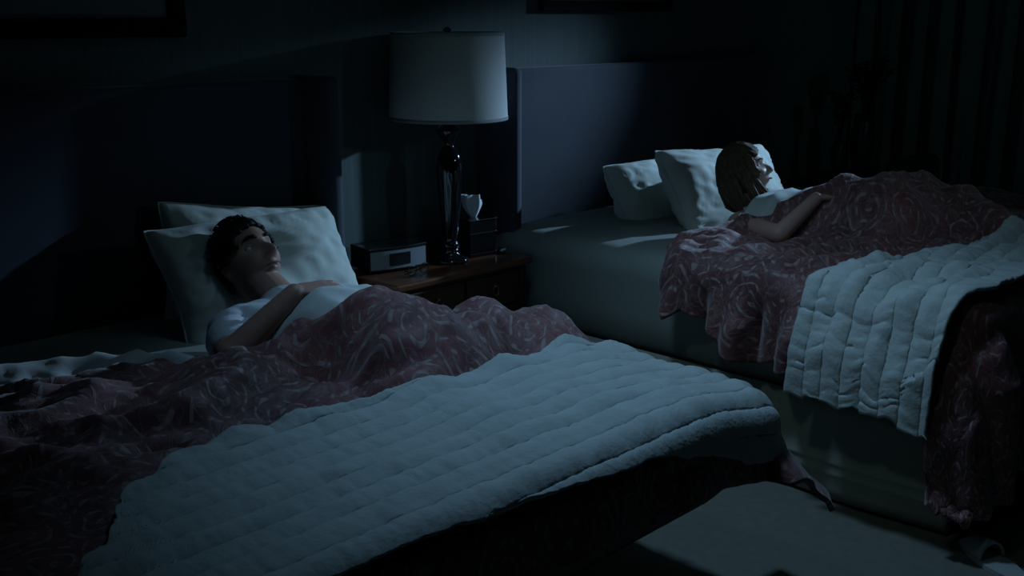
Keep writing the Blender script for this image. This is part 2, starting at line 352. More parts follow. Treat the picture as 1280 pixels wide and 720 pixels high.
# ------------------------------------------------------------ draped cloth
def drape(name, mat, U, V, na, nb, top, X0, X1, YF, r, label, cat, thick=.01, hang=None, extra=None, offs=0, group=None, dmax=9):
    """U(s,t)->unfolded (a,b); cloth lies at top(a,b) and falls past x<X0, x>X1, y<YF"""
    bm = bmesh.new(); uvl = bm.loops.layers.uv.new('UVMap'); G = []; ab = {}
    for j in range(nb+1):
        row = []
        for i in range(na+1):
            a, b = U(i/na, j/nb)
            dx = a-X1 if a > X1 else (a-X0 if a < X0 else 0); dy = b-YF if b < YF else 0
            d = min(math.hypot(dx, dy), dmax) if dx and dy else math.hypot(dx, dy); dh = math.hypot(dx, dy); ex, ey = min(max(a, X0), X1), max(b, YF)
            z = top(ex, ey, a, b)
            if d > 0:
                ux, uy = dx/dh, dy/dh; rr = r
                if d < rr*PI/2: th = d/rr; o = rr*math.sin(th); dz = rr*(1-math.cos(th)); v = 0
                else: v = d-rr*PI/2; o = rr; dz = rr+v
                fold = 0
                if hang: fo, dzs = hang(a, b, v); o += fo; dz *= dzs
                x, y, z = ex+ux*(o+offs), ey+uy*(o+offs), z-dz
                z = max(z, .012)
            else: x, y = a, b
            if extra:
                p = extra(a, b, x, y, z); x, y, z = p
            vv = bm.verts.new((x, y, z)); ab[vv] = (a, b); row.append(vv)
        G.append(row)
    for p, q in zip(G, G[1:]):
        for i in range(na):
            f = bm.faces.new((p[i], p[i+1], q[i+1], q[i]))
            for l in f.loops: l[uvl].uv = ab[l.vert]
    me = bpy.data.meshes.new(name); bm.normal_update(); bm.to_mesh(me); bm.free()
    for p in me.polygons: p.use_smooth = True
    if sum(p.normal.z for p in me.polygons) < 0: me.flip_normals()
    me.materials.append(mat); o = link(bpy.data.objects.new(name, me)); tag(o, label, cat, group)
    m = o.modifiers.new('thickness', 'SOLIDIFY'); m.thickness = thick; m.offset = 1
    return o
def g2(x, y, cx, cy, sx, sy, rot=0):
    c, s = math.cos(rot), math.sin(rot); u = (x-cx)*c+(y-cy)*s; v = -(x-cx)*s+(y-cy)*c
    return math.exp(-(u/sx)**2-(v/sy)**2)
def ridge(x, y, z=0):
    return 1-abs(noise.noise(Vector((x, y, z))))*2.2
def heightmap(caps, zbed, x0, x1, y0, y1, st=.025, dil=.035, blur=2):
    nx, ny = int((x1-x0)/st)+1, int((y1-y0)/st)+1
    H = [[zbed]*nx for _ in range(ny)]
    for p0, p1, r0, r1 in caps:
        dx, dy = p1[0]-p0[0], p1[1]-p0[1]; L2 = dx*dx+dy*dy+1e-9
        for j in range(ny):
            for i in range(nx):
                x, y = x0+i*st, y0+j*st; t = max(0, min(1, ((x-p0[0])*dx+(y-p0[1])*dy)/L2))
                r = r0+(r1-r0)*t+dil; d2 = (x-p0[0]-dx*t)**2+(y-p0[1]-dy*t)**2
                if d2 < r*r: H[j][i] = max(H[j][i], p0[2]+(p1[2]-p0[2])*t+math.sqrt(r*r-d2)-dil*.5)
    for _ in range(blur):
        G = [row[:] for row in H]
        for j in range(ny):
            for i in range(nx):
                a = n = 0
                for q in (-1, 0, 1):
                    for p in (-1, 0, 1):
                        if 0 <= j+q < ny and 0 <= i+p < nx: a += G[j+q][i+p]; n += 1
                H[j][i] = a/n
    def f(x, y):
        u = max(0, min(nx-1.001, (x-x0)/st)); v = max(0, min(ny-1.001, (y-y0)/st)); i, j = int(u), int(v); u -= i; v -= j
        return (H[j][i]*(1-u)+H[j][i+1]*u)*(1-v)+(H[j+1][i]*(1-u)+H[j+1][i+1]*u)*v-zbed
    return f
CORE1 = [((1.60, -.87, .70), (1.60, -1.02, .71), .088, .095), ((1.76, -.87, .70), (1.75, -1.02, .71), .088, .095),
         ((1.68, -1.0, .70), (1.68, -1.30, .64), .118, .10), ((1.60, -1.30, .632), (1.56, -1.62, .61), .075, .055), ((1.77, -1.30, .632), (1.80, -1.62, .61), .075, .055),
         ((1.56, -1.62, .61), (1.55, -1.86, .61), .052, .035), ((1.80, -1.62, .61), (1.82, -1.86, .61), .052, .035)]
CORE2 = [((3.59, -1.13, .770), (3.64, -1.30, .775), .075, .075), ((3.73, -1.13, .770), (3.76, -1.30, .775), .075, .075),
         ((3.70, -1.3, .77), (3.80, -1.55, .765), .10, .11), ((3.76, -1.55, .765), (4.02, -1.66, .775), .085, .06), ((3.86, -1.52, .765), (4.06, -1.58, .785), .085, .06),
         ((4.02, -1.66, .775), (3.92, -1.90, .745), .055, .035), ((4.06, -1.58, .785), (4.02, -1.86, .745), .055, .035)]
# ---- bed of the man
YC1 = [(.3, -.60), (1.1, -.70), (1.34, -.86), (1.48, -.99), (1.62, -1.09), (1.78, -1.13), (1.95, -1.13), (2.2, -1.14), (2.6, -1.14)]
YS1 = [(.3, -.43), (.9, -.50), (1.2, -.60), (1.38, -.84), (1.55, -.98), (1.8, -1.0), (2.0, -.97), (2.6, -.93)]
_b1 = heightmap(CORE1, .62, 1.0, 2.4, -2.1, -.5, dil=.02, blur=6)
def body1(x, y): return _b1(x, y)*(.45+.55*sstep(-1.55, -1.25, y))
def _old1(x, y):
    h = .17*g2(x, y, 1.70, -1.02, .24, .30)+.05*g2(x, y, 1.72, -1.50, .34, .30)+.03*g2(x, y, 1.9, -1.75, .40, .25)
    return h
def sheet_top1(ex, ey, a, b):
    e = lerp(YS1, a)
    z = .640+body1(ex, ey)+.010*nz(a*5, b*9, 3)+.010*ridge(a*4+b*2, b*9, 5)*.6
    z += .042*sstep(1.5, 1.25, a)*math.exp(-((b-e+.08)/.06)**2)+.014*ridge(a*3+b*5, b*4-a*6, 9)+.009*ridge(a*8+b*9, b*5-a*7, 4)+.05*g2(ex, ey, 1.98, -1.08, .16, .08)
    z -= .02*sstep(.03, 0, e-b)
    return z
def Us1(s, t):
    a = .22+s*(2.42-.22); e = lerp(YS1, a)+.02*nz(a*6, 2); return a, e+t*(lerp(YC1, a)-.13-e)
drape('flat_sheet', M_sheet, Us1, None, 150, 50, sheet_top1, B1X0, B1X1, B1F, .06,
      'white top sheet folded back over the paisley comforter around the man', 'sheet', .008)
LOBES = [(1.84, -1.22, .10, .08, .045), (1.99, -1.23, .12, .10, .085), (2.19, -1.30, .08, .07, .045), (1.66, -1.30, .13, .12, .06), (2.18, -1.30, .10, .10, .03), (1.25, -1.08, .18, .13, .065), (.85, -.95, .3, .10, .03), (1.10, -1.25, .2, .12, .025), (2.10, -1.42, .1, .06, .02)]
def comf_base1(ex, ey, a, b):
    z = .658+body1(ex, ey)-.05*sstep(1.95, 2.30, ex)-.03*sstep(.7, .3, ex)
    for cx, cy, sx, sy, h in LOBES: z += h*g2(ex, ey, cx, cy, sx, sy)
    q = sstep(-1.60, -1.35, ey)
    z += q*(.040*ridge(a*3.2+b*1.2, b*5+a, 2)-.012)+q*.018*ridge(a*7-b*3, b*11+3*a, 7)+q*.006*ridge(a*16, b*22+4*a, 1)+.004*nz(a*20, b*20)
    return z
def comf_top1(ex, ey, a, b):
    e = lerp(YC1, a); z = comf_base1(ex, ey, a, b)
    z -= .05*(1-sstep(-.005, .07, e-b))
    z -= .05*g2(ex, ey, 1.475, -1.25, .05, .13, .5)
    return z
def Uc1(s, t):
    a = .10+s*(2.56-.10); e = lerp(YC1, a)+.03*nz(a*5, 7)+.012*nz(a*14, 4)
    f = -2.13-.01*math.sin(a*4)
    return a, e+t*(f-e)
def hang_c1(a, b, v):
    fold = .022*math.sin(a*17+1)*min(1, v/.15)+.008*math.sin(b*21)*min(1, v/.15)+v*.25
    if a > 2.21 and b < -1.8: fold += .15*min(1, v/.2)
    return fold, 1
drape('comforter', M_pais, Uc1, None, 220, 150, comf_top1, B1X0, B1X1, B1F, .09,
      'burgundy paisley comforter bunched over the man in the nearer bed', 'comforter', .014, hang_c1, dmax=.385)
PER = .062
def puff(a, b, k=1):
    return .013*abs(math.sin(PI*b/PER+.15*nz(a*3, b*3)))**.55+.0012*nz(a*26, b*9, 4)+.0030*nz(a*55, b*16, 4)*k+.002*nz(a*110, b*30, 8)
YQ1 = [(.45, -2.0), (.55, -1.86), (.66, -1.70), (.84, -1.50), (1.0, -1.43), (1.4, -1.47), (1.8, -1.50), (2.1, -1.46), (2.5, -1.50)]
def quilt_top1(ex, ey, a, b):
    e = lerp(YQ1, a)
    z = comf_base1(ex, ey, a, b)+.018+puff(a, b)
    z += .012*g2(ex, ey, 2.1, -1.56, .12, .05)+.010*ridge(a*2+b*2.5, b*3.5, 8)*sstep(-1.95, -1.7, ey)
    return z
def Uq1(s, t):
    a = .42+s*(2.43-.42); e = lerp(YQ1, a)+.008*nz(a*9, 3); f = lerp([(.4, -1.97), (1.1, -1.975), (1.7, -2.02), (2.15, -2.11), (2.5, -2.12)], a)-.006*nz(a*3, 1)
    return a, e+t*(f-e)
def hang_q(a, b, v): return .012*math.sin(a*14+b*9)*min(1, v/.1)+v*.25+(puff(a, b) if b > B1F else 0), 1
drape('quilt', M_quilt, Uq1, None, 260, 150, quilt_top1, B1X0, B1X1, B1F, .10,
      'pale channel stitched quilt folded across the foot of the nearer bed', 'quilt', .012, hang_q, offs=.014)
# ---- bed of the woman
YC2 = [(2.6, -1.25), (3.02, -1.10), (3.2, -1.0), (3.42, -1.02), (3.55, -1.20), (3.70, -1.32), (3.95, -1.28), (4.3, -1.0), (5.2, -.85)]
_b2 = heightmap(CORE2, .70, 3.0, 4.8, -2.2, -.8, blur=5)
def body2(x, y): return _b2(x, y)+.05*g2(x, y, 4.1, -1.6, .4, .3)
def _old2(x, y):
    return .20*g2(x, y, 4.0, -1.58, .34, .28, .2)+.11*g2(x, y, 3.78, -1.22, .20, .26)+.05*g2(x, y, 4.0, -1.95, .35, .25)
def comf_base2(ex, ey, a, b):
    z = .735+body2(ex, ey)
    z += .030*g2(ex, ey, 3.35, -1.1, .14, .14)+.03*g2(ex, ey, 3.95, -1.3, .1, .1)
    z += .030*(ridge(a*3+b*3, b*4-a, 12)-.3)+.018*ridge(a*7+b*6, b*7-a*3, 3)+.006*ridge(a*17+b*8, b*15, 5)
    return z
def comf_top2(ex, ey, a, b):
    e = lerp(YC2, a); return comf_base2(ex, ey, a, b)-.045*(1-sstep(-.005, .07, e-b))
def Uc2(s, t):
    side = lerp([(0, 2.86), (.2, 2.73), (.35, 2.71), (.52, 2.72), (.62, 2.46), (1, 2.36)], t)+.015*math.sin(t*30)
    a = side+s*(5.35-side); e = lerp(YC2, a)+.03*nz(a*5, 17); return a, e+t*(-2.75-e)
def hang_c2(a, b, v):
    k = min(1, v/.12)
    f = .042*k*math.sin(b*26+4*nz(b*4, a*2, 1))+.02*k*math.sin(b*61+a*5)+.02*k
    if b < B2F: f = .02*k*math.sin(a*19)+.04*v
    if b < B2F and a < B2X0: f += .05*k
    return f, 1
def extra2(a, b, x, y, z):
    return x, y, z
drape('comforter', M_pais, Uc2, None, 240, 210, comf_top2, B2X0, B2X1, B2F, .09,
      'burgundy paisley comforter over the woman, spilling down the farther bed side', 'comforter', .014, hang_c2, extra2, offs=.01, dmax=.66)
YQ2 = [(2.5, -1.67), (3.0, -1.69), (3.2, -1.73), (3.4, -1.79), (3.65, -1.90), (4.1, -1.96), (5.3, -1.95)]
def quilt_top2(ex, ey, a, b):
    return comf_base2(ex, ey, a, b)+.016+puff(a, b, 2)
def Uq2(s, t):
    x0 = 2.66; a = x0+s*(5.3-x0); e = lerp(YQ2, a)+.006*nz(a*9, 23); f = -2.14
    return a, e+t*(f-e)
def hang_q2(a, b, v):
    k = min(1, v/.12); return .045*k+.004*k*math.sin(b*30)+puff(a, b, 2)*.8, 1
drape('quilt', M_quilt, Uq2, None, 330, 90, quilt_top2, B2X0, B2X1, B2F, .105,
      'pale stitched quilt hanging down the side of the farther bed', 'quilt', .012, hang_q2, offs=.048)
YS2 = [(3.2, -1.0), (3.50, -1.10), (3.66, -1.10), (3.90, -1.04), (4.25, -.86), (5.1, -.75)]
def Us2(s, t):
    a = 3.50+s*(5.05-3.50); e = lerp(YS2, a)+.02*nz(a*6, 5); return a, e+t*(lerp(YC2, a)-.16-e)
def sheet_top2(ex, ey, a, b):
    return .722+body2(ex, ey)+.045*g2(ex, ey, 3.85, -1.06, .16, .09)+.014*ridge(a*6, b*11, 3)
drape('flat_sheet', M_sheet, Us2, None, 110, 40, sheet_top2, B2X0, B2X1, B2F, .06,
      'white top sheet folded back beneath the chin of the woman', 'sheet', .008)
# ------------------------------------------------------------ pillows
def pillow(c, u, v, W, H, T, label, mat=M_pillow, dent=None, seed=0, flange=0, group=None):
    u = Vector(u).normalized(); v = Vector(v); v = (v-u*v.dot(u)).normalized(); n = u.cross(v)
    bm = bmesh.new(); K = 44; side = {}
    for sg in (1, -1):
        for j in range(K+1):
            for i in range(K+1):
                s, t = -1+2*i/K, -1+2*j/K
                edge = i in (0, K) or j in (0, K)
                if edge and sg == -1: side[(sg, i, j)] = side[(1, i, j)]; continue
                cr = .05*(abs(s*t)**5); pin = 1-.11*(1-abs(t)**2)*(abs(s)**4)-cr; pin2 = 1-.11*(1-abs(s)**2)*(abs(t)**4)-cr
                h = ((1-s*s)**.42)*((1-t*t)**.42)*T/2 if not edge else 0
                x, y = s*W/2*pin, t*H/2*pin2
                wr = .016*nz(s*2.2+seed, t*2.2, sg)+.008*ridge(s*5+seed, t*5+s*2, sg)*min(1, h*20)
                z = sg*(h)+wr*(1 if not edge else .6)
                z += .012*math.sin(3*s+seed)*(1-h/T*2)
                if dent: z -= (dent[3]*g2(s, t, dent[0], dent[1], dent[2], dent[2]*1.2))*(1 if sg == 1 else .2)
                side[(sg, i, j)] = bm.verts.new(Vector(c)+u*x+v*y+n*z)
    for sg in (1, -1):
        for j in range(K):
            for i in range(K):
                q = [side[(sg, i, j)], side[(sg, i+1, j)], side[(sg, i+1, j+1)], side[(sg, i, j+1)]]
                bm.faces.new(q if sg == 1 else q[::-1])
    o = finish('pillow', bm, mat, None, True); tag(o, label, 'pillow', group)
    # piped seam round the edge, a part of its own
    loop = [(i, 0) for i in range(K)]+[(K, j) for j in range(K)]+[(i, K) for i in range(K, 0, -1)]+[(0, j) for j in range(K, 0, -1)]
    pts = [o.data.vertices[0].co]*0
    me = o.data
    pos = {}
    idx = 0
    for j in range(K+1):
        for i in range(K+1): pos[(i, j)] = me.vertices[idx].co.copy(); idx += 1
    bm = bmesh.new(); P = [pos[q] for q in loop]+[pos[loop[0]]]
    tube(bm, P, .0035, 6, False); finish('seam_piping', bm, mat, o, True)
    return o
pillow((1.93, -.195, .745), (1, -.05, -.13), (.05, .22, .97), .68, .42, .18, 'ivory pillow upright against headboard, behind the head of the man', seed=3)
pillow((1.83, -.43, .745), (1, .05, -.02), (0, .50, .80), .72, .46, .21, 'ivory pillow directly under the head of the man, dented by it', dent=(-.12, .25, .36, .07), seed=1)
pillow((3.89, -.42, .765), (1, .05, .0), (-.25, .42, .85), .64, .38, .22, 'crumpled ivory pillow at the back left, beside the headboard of farther bed', seed=9)
pillow((3.97, -.72, .82), (1, .0, -.05), (-.12, .50, .84), .84, .42, .22, 'ivory pillow under the head of the woman', dent=(.05, .2, .3, .06), seed=5)
# ------------------------------------------------------------ people
def head(bm, c, up, fwd, s=1, fem=False, hair=False, wide=1, offset=0, mask=None, NN=(96, 72)):
    """sculpted head; c = centre, up = crown direction, fwd = face direction"""
    up = Vector(up).normalized(); fwd = Vector(fwd); fwd = (fwd-up*fwd.dot(up)).normalized(); rt = fwd.cross(up)
    n, m = NN
    def P(lon, lat):
        x = math.sin(lon)*math.cos(lat); y = math.cos(lon)*math.cos(lat); z = math.sin(lat)
        X, Y, Z = .076*x, .097*y, .118*z
        lo = max(0, -z)
        X *= 1-.34*lo**1.6*(1 if y > 0 else .75)
        if y < 0: Y *= 1-.40*lo**1.2; 
        else: Y *= 1-.06*lo**2; Y = Y*(.90+.10*(1-abs(x)))
        if Y > 0:
            f = sstep(0, .04, Y); gx = lambda w_, cx=0: math.exp(-((X-cx)/w_)**2)
            gz = lambda w_, cz: math.exp(-((Z-cz)/w_)**2)
            Y -= .006*f*gz(.02, .01)
            for sd in (-1, 1):
                Y -= .013*f*gx(.017, sd*.031)*gz(.012, .006)
                Y += .007*f*gx(.02, sd*.028)*gz(.008, .027)
                Y += .006*f*gx(.016, sd*.042)*gz(.018, -.026)
                Y -= .004*f*gx(.012, sd*.040)*gz(.02, -.062)
                Y += .0065*f*gx(.007, sd*.012)*gz(.007, -.034)
            nb = sstep(.024, -.030, Z)*sstep(-.042, -.033, Z)
            Y += (.030 if not fem else .025)*f*gx(.0095+.004*sstep(0, -.03, Z))*nb
            Y += .008*f*gx(.024)*gz(.0055, -.053)+.008*f*gx(.020)*gz(.006, -.066)-.005*f*gx(.022)*gz(.0022, -.0595)
            Y -= .006*f*gx(.02)*gz(.006, -.078)
            Y += .012*f*gx(.022)*gz(.014, -.098)
        return X, Y, Z
    def W(p, o=0):
        return Vector(c)+(rt*p[0]+fwd*p[1]+up*p[2])*s*(1+o)
    R = []
    for j in range(m+1):
        lat = -PI/2+PI*j/m
        if j in (0, m): R.append([bm.verts.new(W(P(0, lat), offset))]); continue
        row = []
        for i in range(n):
            lon = 2*PI*i/n; p = P(lon, lat); o = offset
            if hair:
                o = offset+.05*nz(p[0]*160, p[2]*40, p[1]*60)
            row.append(bm.verts.new(W(p, o)) if not (mask and not mask(*p)) else None)
        R.append(row)
    for a, b in zip(R, R[1:]):
        for i in range(n):
            j = (i+1) % n
            q = (a[0], b[j], b[i]) if len(a) == 1 else ((a[i], a[j], b[0]) if len(b) == 1 else (a[i], a[j], b[j], b[i]))
            if None not in q: bm.faces.new(q)
    if mask:
        loose = [v for v in bm.verts if not v.link_faces]; bmesh.ops.delete(bm, geom=loose, context='VERTS')
    return rt, up, fwd
def ears(bm, c, rt, up, fwd, s):
    for sd in (-1, 1):
        o = Vector(c)+(rt*sd*.076+up*-.004-fwd*.008)*s
        capsule(bm, o+up*.018*s-fwd*.006*s, o-up*.020*s+fwd*.002*s, .015*s, .009*s, 12, 4, rt, .45)
def face_parts(root, c, rt, up, fwd, s, hairmat, lipmat, gaze, brow=.0045):
    c = Vector(c)
    for sd in (-1, 1):
        e = c+(rt*sd*.031+up*.006+fwd*.0592)*s
        bm = bmesh.new(); bmesh.ops.create_uvsphere(bm, u_segments=20, v_segments=14, radius=.0125*s, matrix=Matrix.Translation(e)); ey = finish('eye', bm, M_eye, root, True)
        g = (fwd+Vector(gaze)*.5).normalized()
        bm = bmesh.new(); capsule(bm, e+g*.0095*s, e+g*.0105*s, .0050*s, .0030*s, 14, 4); finish('iris', bm, M_iris, ey, True)
        bm = bmesh.new()
        P = [c+(rt*sd*x+up*z+fwd*y)*s for x, z, y in ((.012, .026, .0925), (.022, .030, .0905), (.034, .032, .084), (.046, .028, .0725))]
        tube(bm, P, [brow*.7*s, brow*s, brow*s, brow*.4*s], 8); finish('eyebrow', bm, hairmat, root, True)
        bm = bmesh.new()
        P = [c+(rt*sd*x+up*z+fwd*y)*s for x, z, y in ((.019, .008, .0695), (.025, .0140, .0725), (.032, .0155, .0725), (.039, .012, .0680), (.044, .006, .062))]
        tube(bm, P, .0022*s, 6); finish('eyelid', bm, hairmat if lipmat is None else bpy.data.materials[root['skin']], root, True)
def hand(bm, wrist, dirv, palmn, s=1, curl=.5, side=1, spread=.12):
    """palm + five bent fingers; palmn points out of the BACK of the hand"""
    d = Vector(dirv).normalized(); nrm = Vector(palmn); nrm = (nrm-d*nrm.dot(d)).normalized(); r = d.cross(nrm)*side; wv = Vector(wrist)
    L = lambda a, b, c_: wv+(d*a+r*b+nrm*c_)*s
    for b in (-.027, -.009, .009, .027):
        capsule(bm, L(.015, b*.7, 0), L(.082, b, 0), .013*s, .0105*s, 12, 4)
    for b, ln, rr in ((-.029, .062, .0075), (-.010, .074, .0085), (.010, .080, .0088), (.030, .072, .0085)):
        p = L(.086, b, 0); ang = -curl*.35; sp = b*spread/.03
        for k, fr in enumerate((.45, .31, .24)):
            dd = (d*math.cos(ang)+nrm*math.sin(ang)+r*sp).normalized(); q = p+dd*ln*fr*s*1.05
            capsule(bm, p, q, rr*s*(1-.08*k), rr*s*(.94-.08*k), 10, 4); p = q; ang -= curl
    p = L(.022, .028, -.006); 
    for k, (ln, dv) in enumerate(((.040, (.62, .66, -.38)), (.030, (.86, .30, -.40)), (.024, (.92, .05, -.38)))):
        dd = (d*dv[0]+r*dv[1]+nrm*dv[2]).normalized(); q = p+dd*ln*s
        capsule(bm, p, q, (.0135-.0018*k)*s, (.0120-.0018*k)*s, 10, 4); p = q
# ---- the man
HC = Vector((1.705, -.535, .835)); UP1 = (-.06, .66, .76); FW1 = (.10, -.72, .66)
bm = bmesh.new(); rt, up, fw = head(bm, HC, UP1, FW1, 1.12); ears(bm, HC, rt, up, fw, 1.12)
capsule(bm, (1.69, -.76, .725), (1.703, -.60, .785), .064, .058)
capsule(bm, (1.52, -.765, .705), (1.85, -.765, .705), .066, .066)
for p0, p1, r0, r1 in CORE1: capsule(bm, p0, p1, r0, r1)
capsule(bm, (1.52, -.765, .705), (1.60, -.90, .70), .066, .08); capsule(bm, (1.85, -.765, .705), (1.76, -.90, .70), .066, .08)
for x in (1.55, 1.82): capsule(bm, (x, -1.85, .61), (x, -1.88, .63), .034, .026)
# right arm, forearm resting across the chest
capsule(bm, (1.495, -.77, .712), (1.385, -.945, .71), .055, .043); capsule(bm, (1.385, -.945, .71), (1.565, -.975, .845), .042, .028)
hand(bm, (1.575, -.978, .850), (.96, -.10, -.04), (0, -.25, .97), 1.0, .35, -1)
# left arm
capsule(bm, (1.875, -.77, .712), (1.925, -.96, .715), .054, .043); capsule(bm, (1.925, -.96, .715), (1.79, -1.055, .80), .042, .029)
hand(bm, (1.782, -1.06, .805), (-.93, -.25, .06), (0, -.2, .97), 1.0, .35, 1)
man = remesh('person', bm, M_skin1, .0042, None, 3)
tag(man, 'man in white T-shirt lying on his back under comforter, looking up', 'person'); man['skin'] = 'tan_skin'
face_parts(man, HC, rt, up, fw, 1.12, M_hair1, M_lip1, (.3, -.3, .1), .0055)
bm = bmesh.new(); tube(bm, [HC+(rt*x+up*z+fw*y)*1.12 for x, z, y in ((-.024, -.060, .083), (-.012, -.057, .0945), (0, -.0585, .0975), (.012, -.057, .0945), (.024, -.060, .083))], [.001, .0035, .004, .0035, .001], 8); finish('lips', bm, M_lip1, man, True)
def hmask1(x, y, z):
    line = .062-.25*abs(x) if y > .02 else (-.005 if y > -.02 else -.055)
    if y > .02 and abs(x) > .052: line = .012
    return z > line
bm = bmesh.new(); head(bm, HC, UP1, FW1, 1.12, hair=True, offset=.11, mask=hmask1)
hr = finish('hair', bm, M_hair1, man, True); m = hr.modifiers.new('t', 'SOLIDIFY'); m.thickness = .014; m.offset = -1
bm = bmesh.new()
for k in range(260):
    lon = random.uniform(-PI, PI); lat = random.uniform(.15, 1.5)
    x = math.sin(lon)*math.cos(lat); y = math.cos(lon)*math.cos(lat); z = math.sin(lat)
    if not hmask1(.076*x, .097*y, .118*z): continue
    p = HC+(rt*.083*x+fw*.106*y+up*.128*z)*1.12; d = (fw*.5+rt*(.5+.3*random.random())-up*.25); nn = (rt*x+fw*y+up*z).normalized(); 
    if y > .15 and z < .84: continue
    d = (d-nn*d.dot(nn)).normalized()
    tube(bm, [p, p+d*.012+nn*.006, p+d*.028+nn*.006, p+d*.042+nn*.001], [.003, .003, .002, .0004], 4)
finish('hair_locks', bm, M_hair1, man, True)['kind'] = 'stuff'
# T-shirt
bm = bmesh.new()
capsule(bm, (1.52, -.775, .705), (1.85, -.775, .705), .080, .080)
capsule(bm, (1.69, -.79, .715), (1.692, -.745, .735), .078, .073, side=(1, 0, 0), squash=1.15)
for p0, p1, r0, r1 in CORE1[:3]: capsule(bm, p0, p1, r0+.012, r1+.012)
capsule(bm, (1.52, -.775, .705), (1.60, -.90, .70), .078, .092); capsule(bm, (1.85, -.775, .705), (1.76, -.90, .70), .078, .092)
capsule(bm, (1.495, -.775, .712), (1.43, -.875, .712), .071, .066); capsule(bm, (1.875, -.775, .712), (1.905, -.875, .716), .071, .064)
remesh('t_shirt', bm, M_tee, .006, man, 4, .007)
# ---- the woman
HC2 = Vector((3.70, -.975, .945)); UP2 = (-.10, .42, .90); FW2 = (.52, -.78, .22)
bm = bmesh.new(); rt2, up2, fw2 = head(bm, HC2, UP2, FW2, .97, fem=True); ears(bm, HC2, rt2, up2, fw2, .93)
capsule(bm, (3.67, -1.08, .80), (3.70, -1.00, .88), .052, .048)
capsule(bm, (3.52, -1.09, .775), (3.81, -1.06, .775), .056, .056)
for p0, p1, r0, r1 in CORE2: capsule(bm, p0, p1, r0, r1)
# near arm: upper arm down to the blanket, forearm up across the sheet
capsule(bm, (3.505, -1.09, .78), (3.43, -1.31, .785), .043, .036); capsule(bm, (3.43, -1.31, .785), (3.585, -1.36, .905), .035, .023)
hand(bm, (3.593, -1.362, .910), (.90, -.20, -.08), (-.1, -.1, 1), .86, .25, -1)
capsule(bm, (3.82, -1.06, .78), (3.93, -1.25, .79), .043, .036); capsule(bm, (3.93, -1.25, .79), (3.86, -1.40, .885), .035, .024)
hand(bm, (3.857, -1.41, .89), (-.72, -.55, .02), (0, 0, 1), .86, .3, 1)
wom = remesh('person', bm, M_skin2, .0042, None, 3)
tag(wom, 'woman with shoulder-length hair lying propped on pillow, face turned aside', 'person'); wom['skin'] = 'fair_skin'
face_parts(wom, HC2, rt2, up2, fw2, .97, M_hair2, M_lip1, (.3, -.2, 0), .003)
bm = bmesh.new(); tube(bm, [HC2+(rt2*x+up2*z+fw2*y)*.97 for x, z, y in ((-.022, -.060, .083), (-.011, -.057, .0945), (0, -.0585, .0975), (.011, -.057, .0945), (.022, -.060, .083))], [.001, .004, .0045, .004, .001], 8); finish('lips', bm, M_lip1, wom, True)
def hmask2(x, y, z):
    if y > .03: return z > .066-.6*abs(x)*(abs(x) < .05)-(.12 if abs(x) > .055 else 0)
    if y > -.01: return z > -.05
    return z > -.10
bm = bmesh.new(); head(bm, HC2, UP2, FW2, .97, hair=True, offset=.13, mask=hmask2)
hr = finish('hair', bm, M_hair2, wom, True); m = hr.modifiers.new('t', 'SOLIDIFY'); m.thickness = .014; m.offset = -1
bm = bmesh.new()
for k in range(230):
    lon = random.choice((-1, 1))*random.uniform(1.25, PI); lat = random.uniform(-.2, 1.0)
    x = math.sin(lon)*math.cos(lat); y = math.cos(lon)*math.cos(lat); z = math.sin(lat)
    p = HC2+(rt2*.084*x+fw2*.106*y+up2*.128*z)*.97; out = (rt2*x+fw2*y); side = 1 if x > 0 else -1
    ln = random.uniform(.14, .24); j = Vector((random.uniform(-.012, .012), random.uniform(-.012, .012), 0))
    P = [p, p+out*.010-up2*ln*.25, p+out*.006-up2*ln*.55+fw2*.01+j, p+rt2*side*.006-up2*ln*.85+fw2*.025+j*2, p-up2*ln+fw2*.03+rt2*side*.01+j*2]
    P = [Vector((q.x, q.y, max(q.z, .80))) for q in P]
    tube(bm, P, [.006, .0065, .006, .0045, .001], 5)
finish('hair_lengths', bm, M_hair2, wom, True)['kind'] = 'stuff'
bm = bmesh.new()
for p0, p1, r0, r1 in CORE2[:3]: capsule(bm, p0, p1, r0+.007, r1+.007)
for x in (3.59, 3.75): capsule(bm, (x, -1.06, .828), (x, -1.16, .845), .010, .012)
remesh('camisole', bm, M_top, .005, wom, 3, .004)
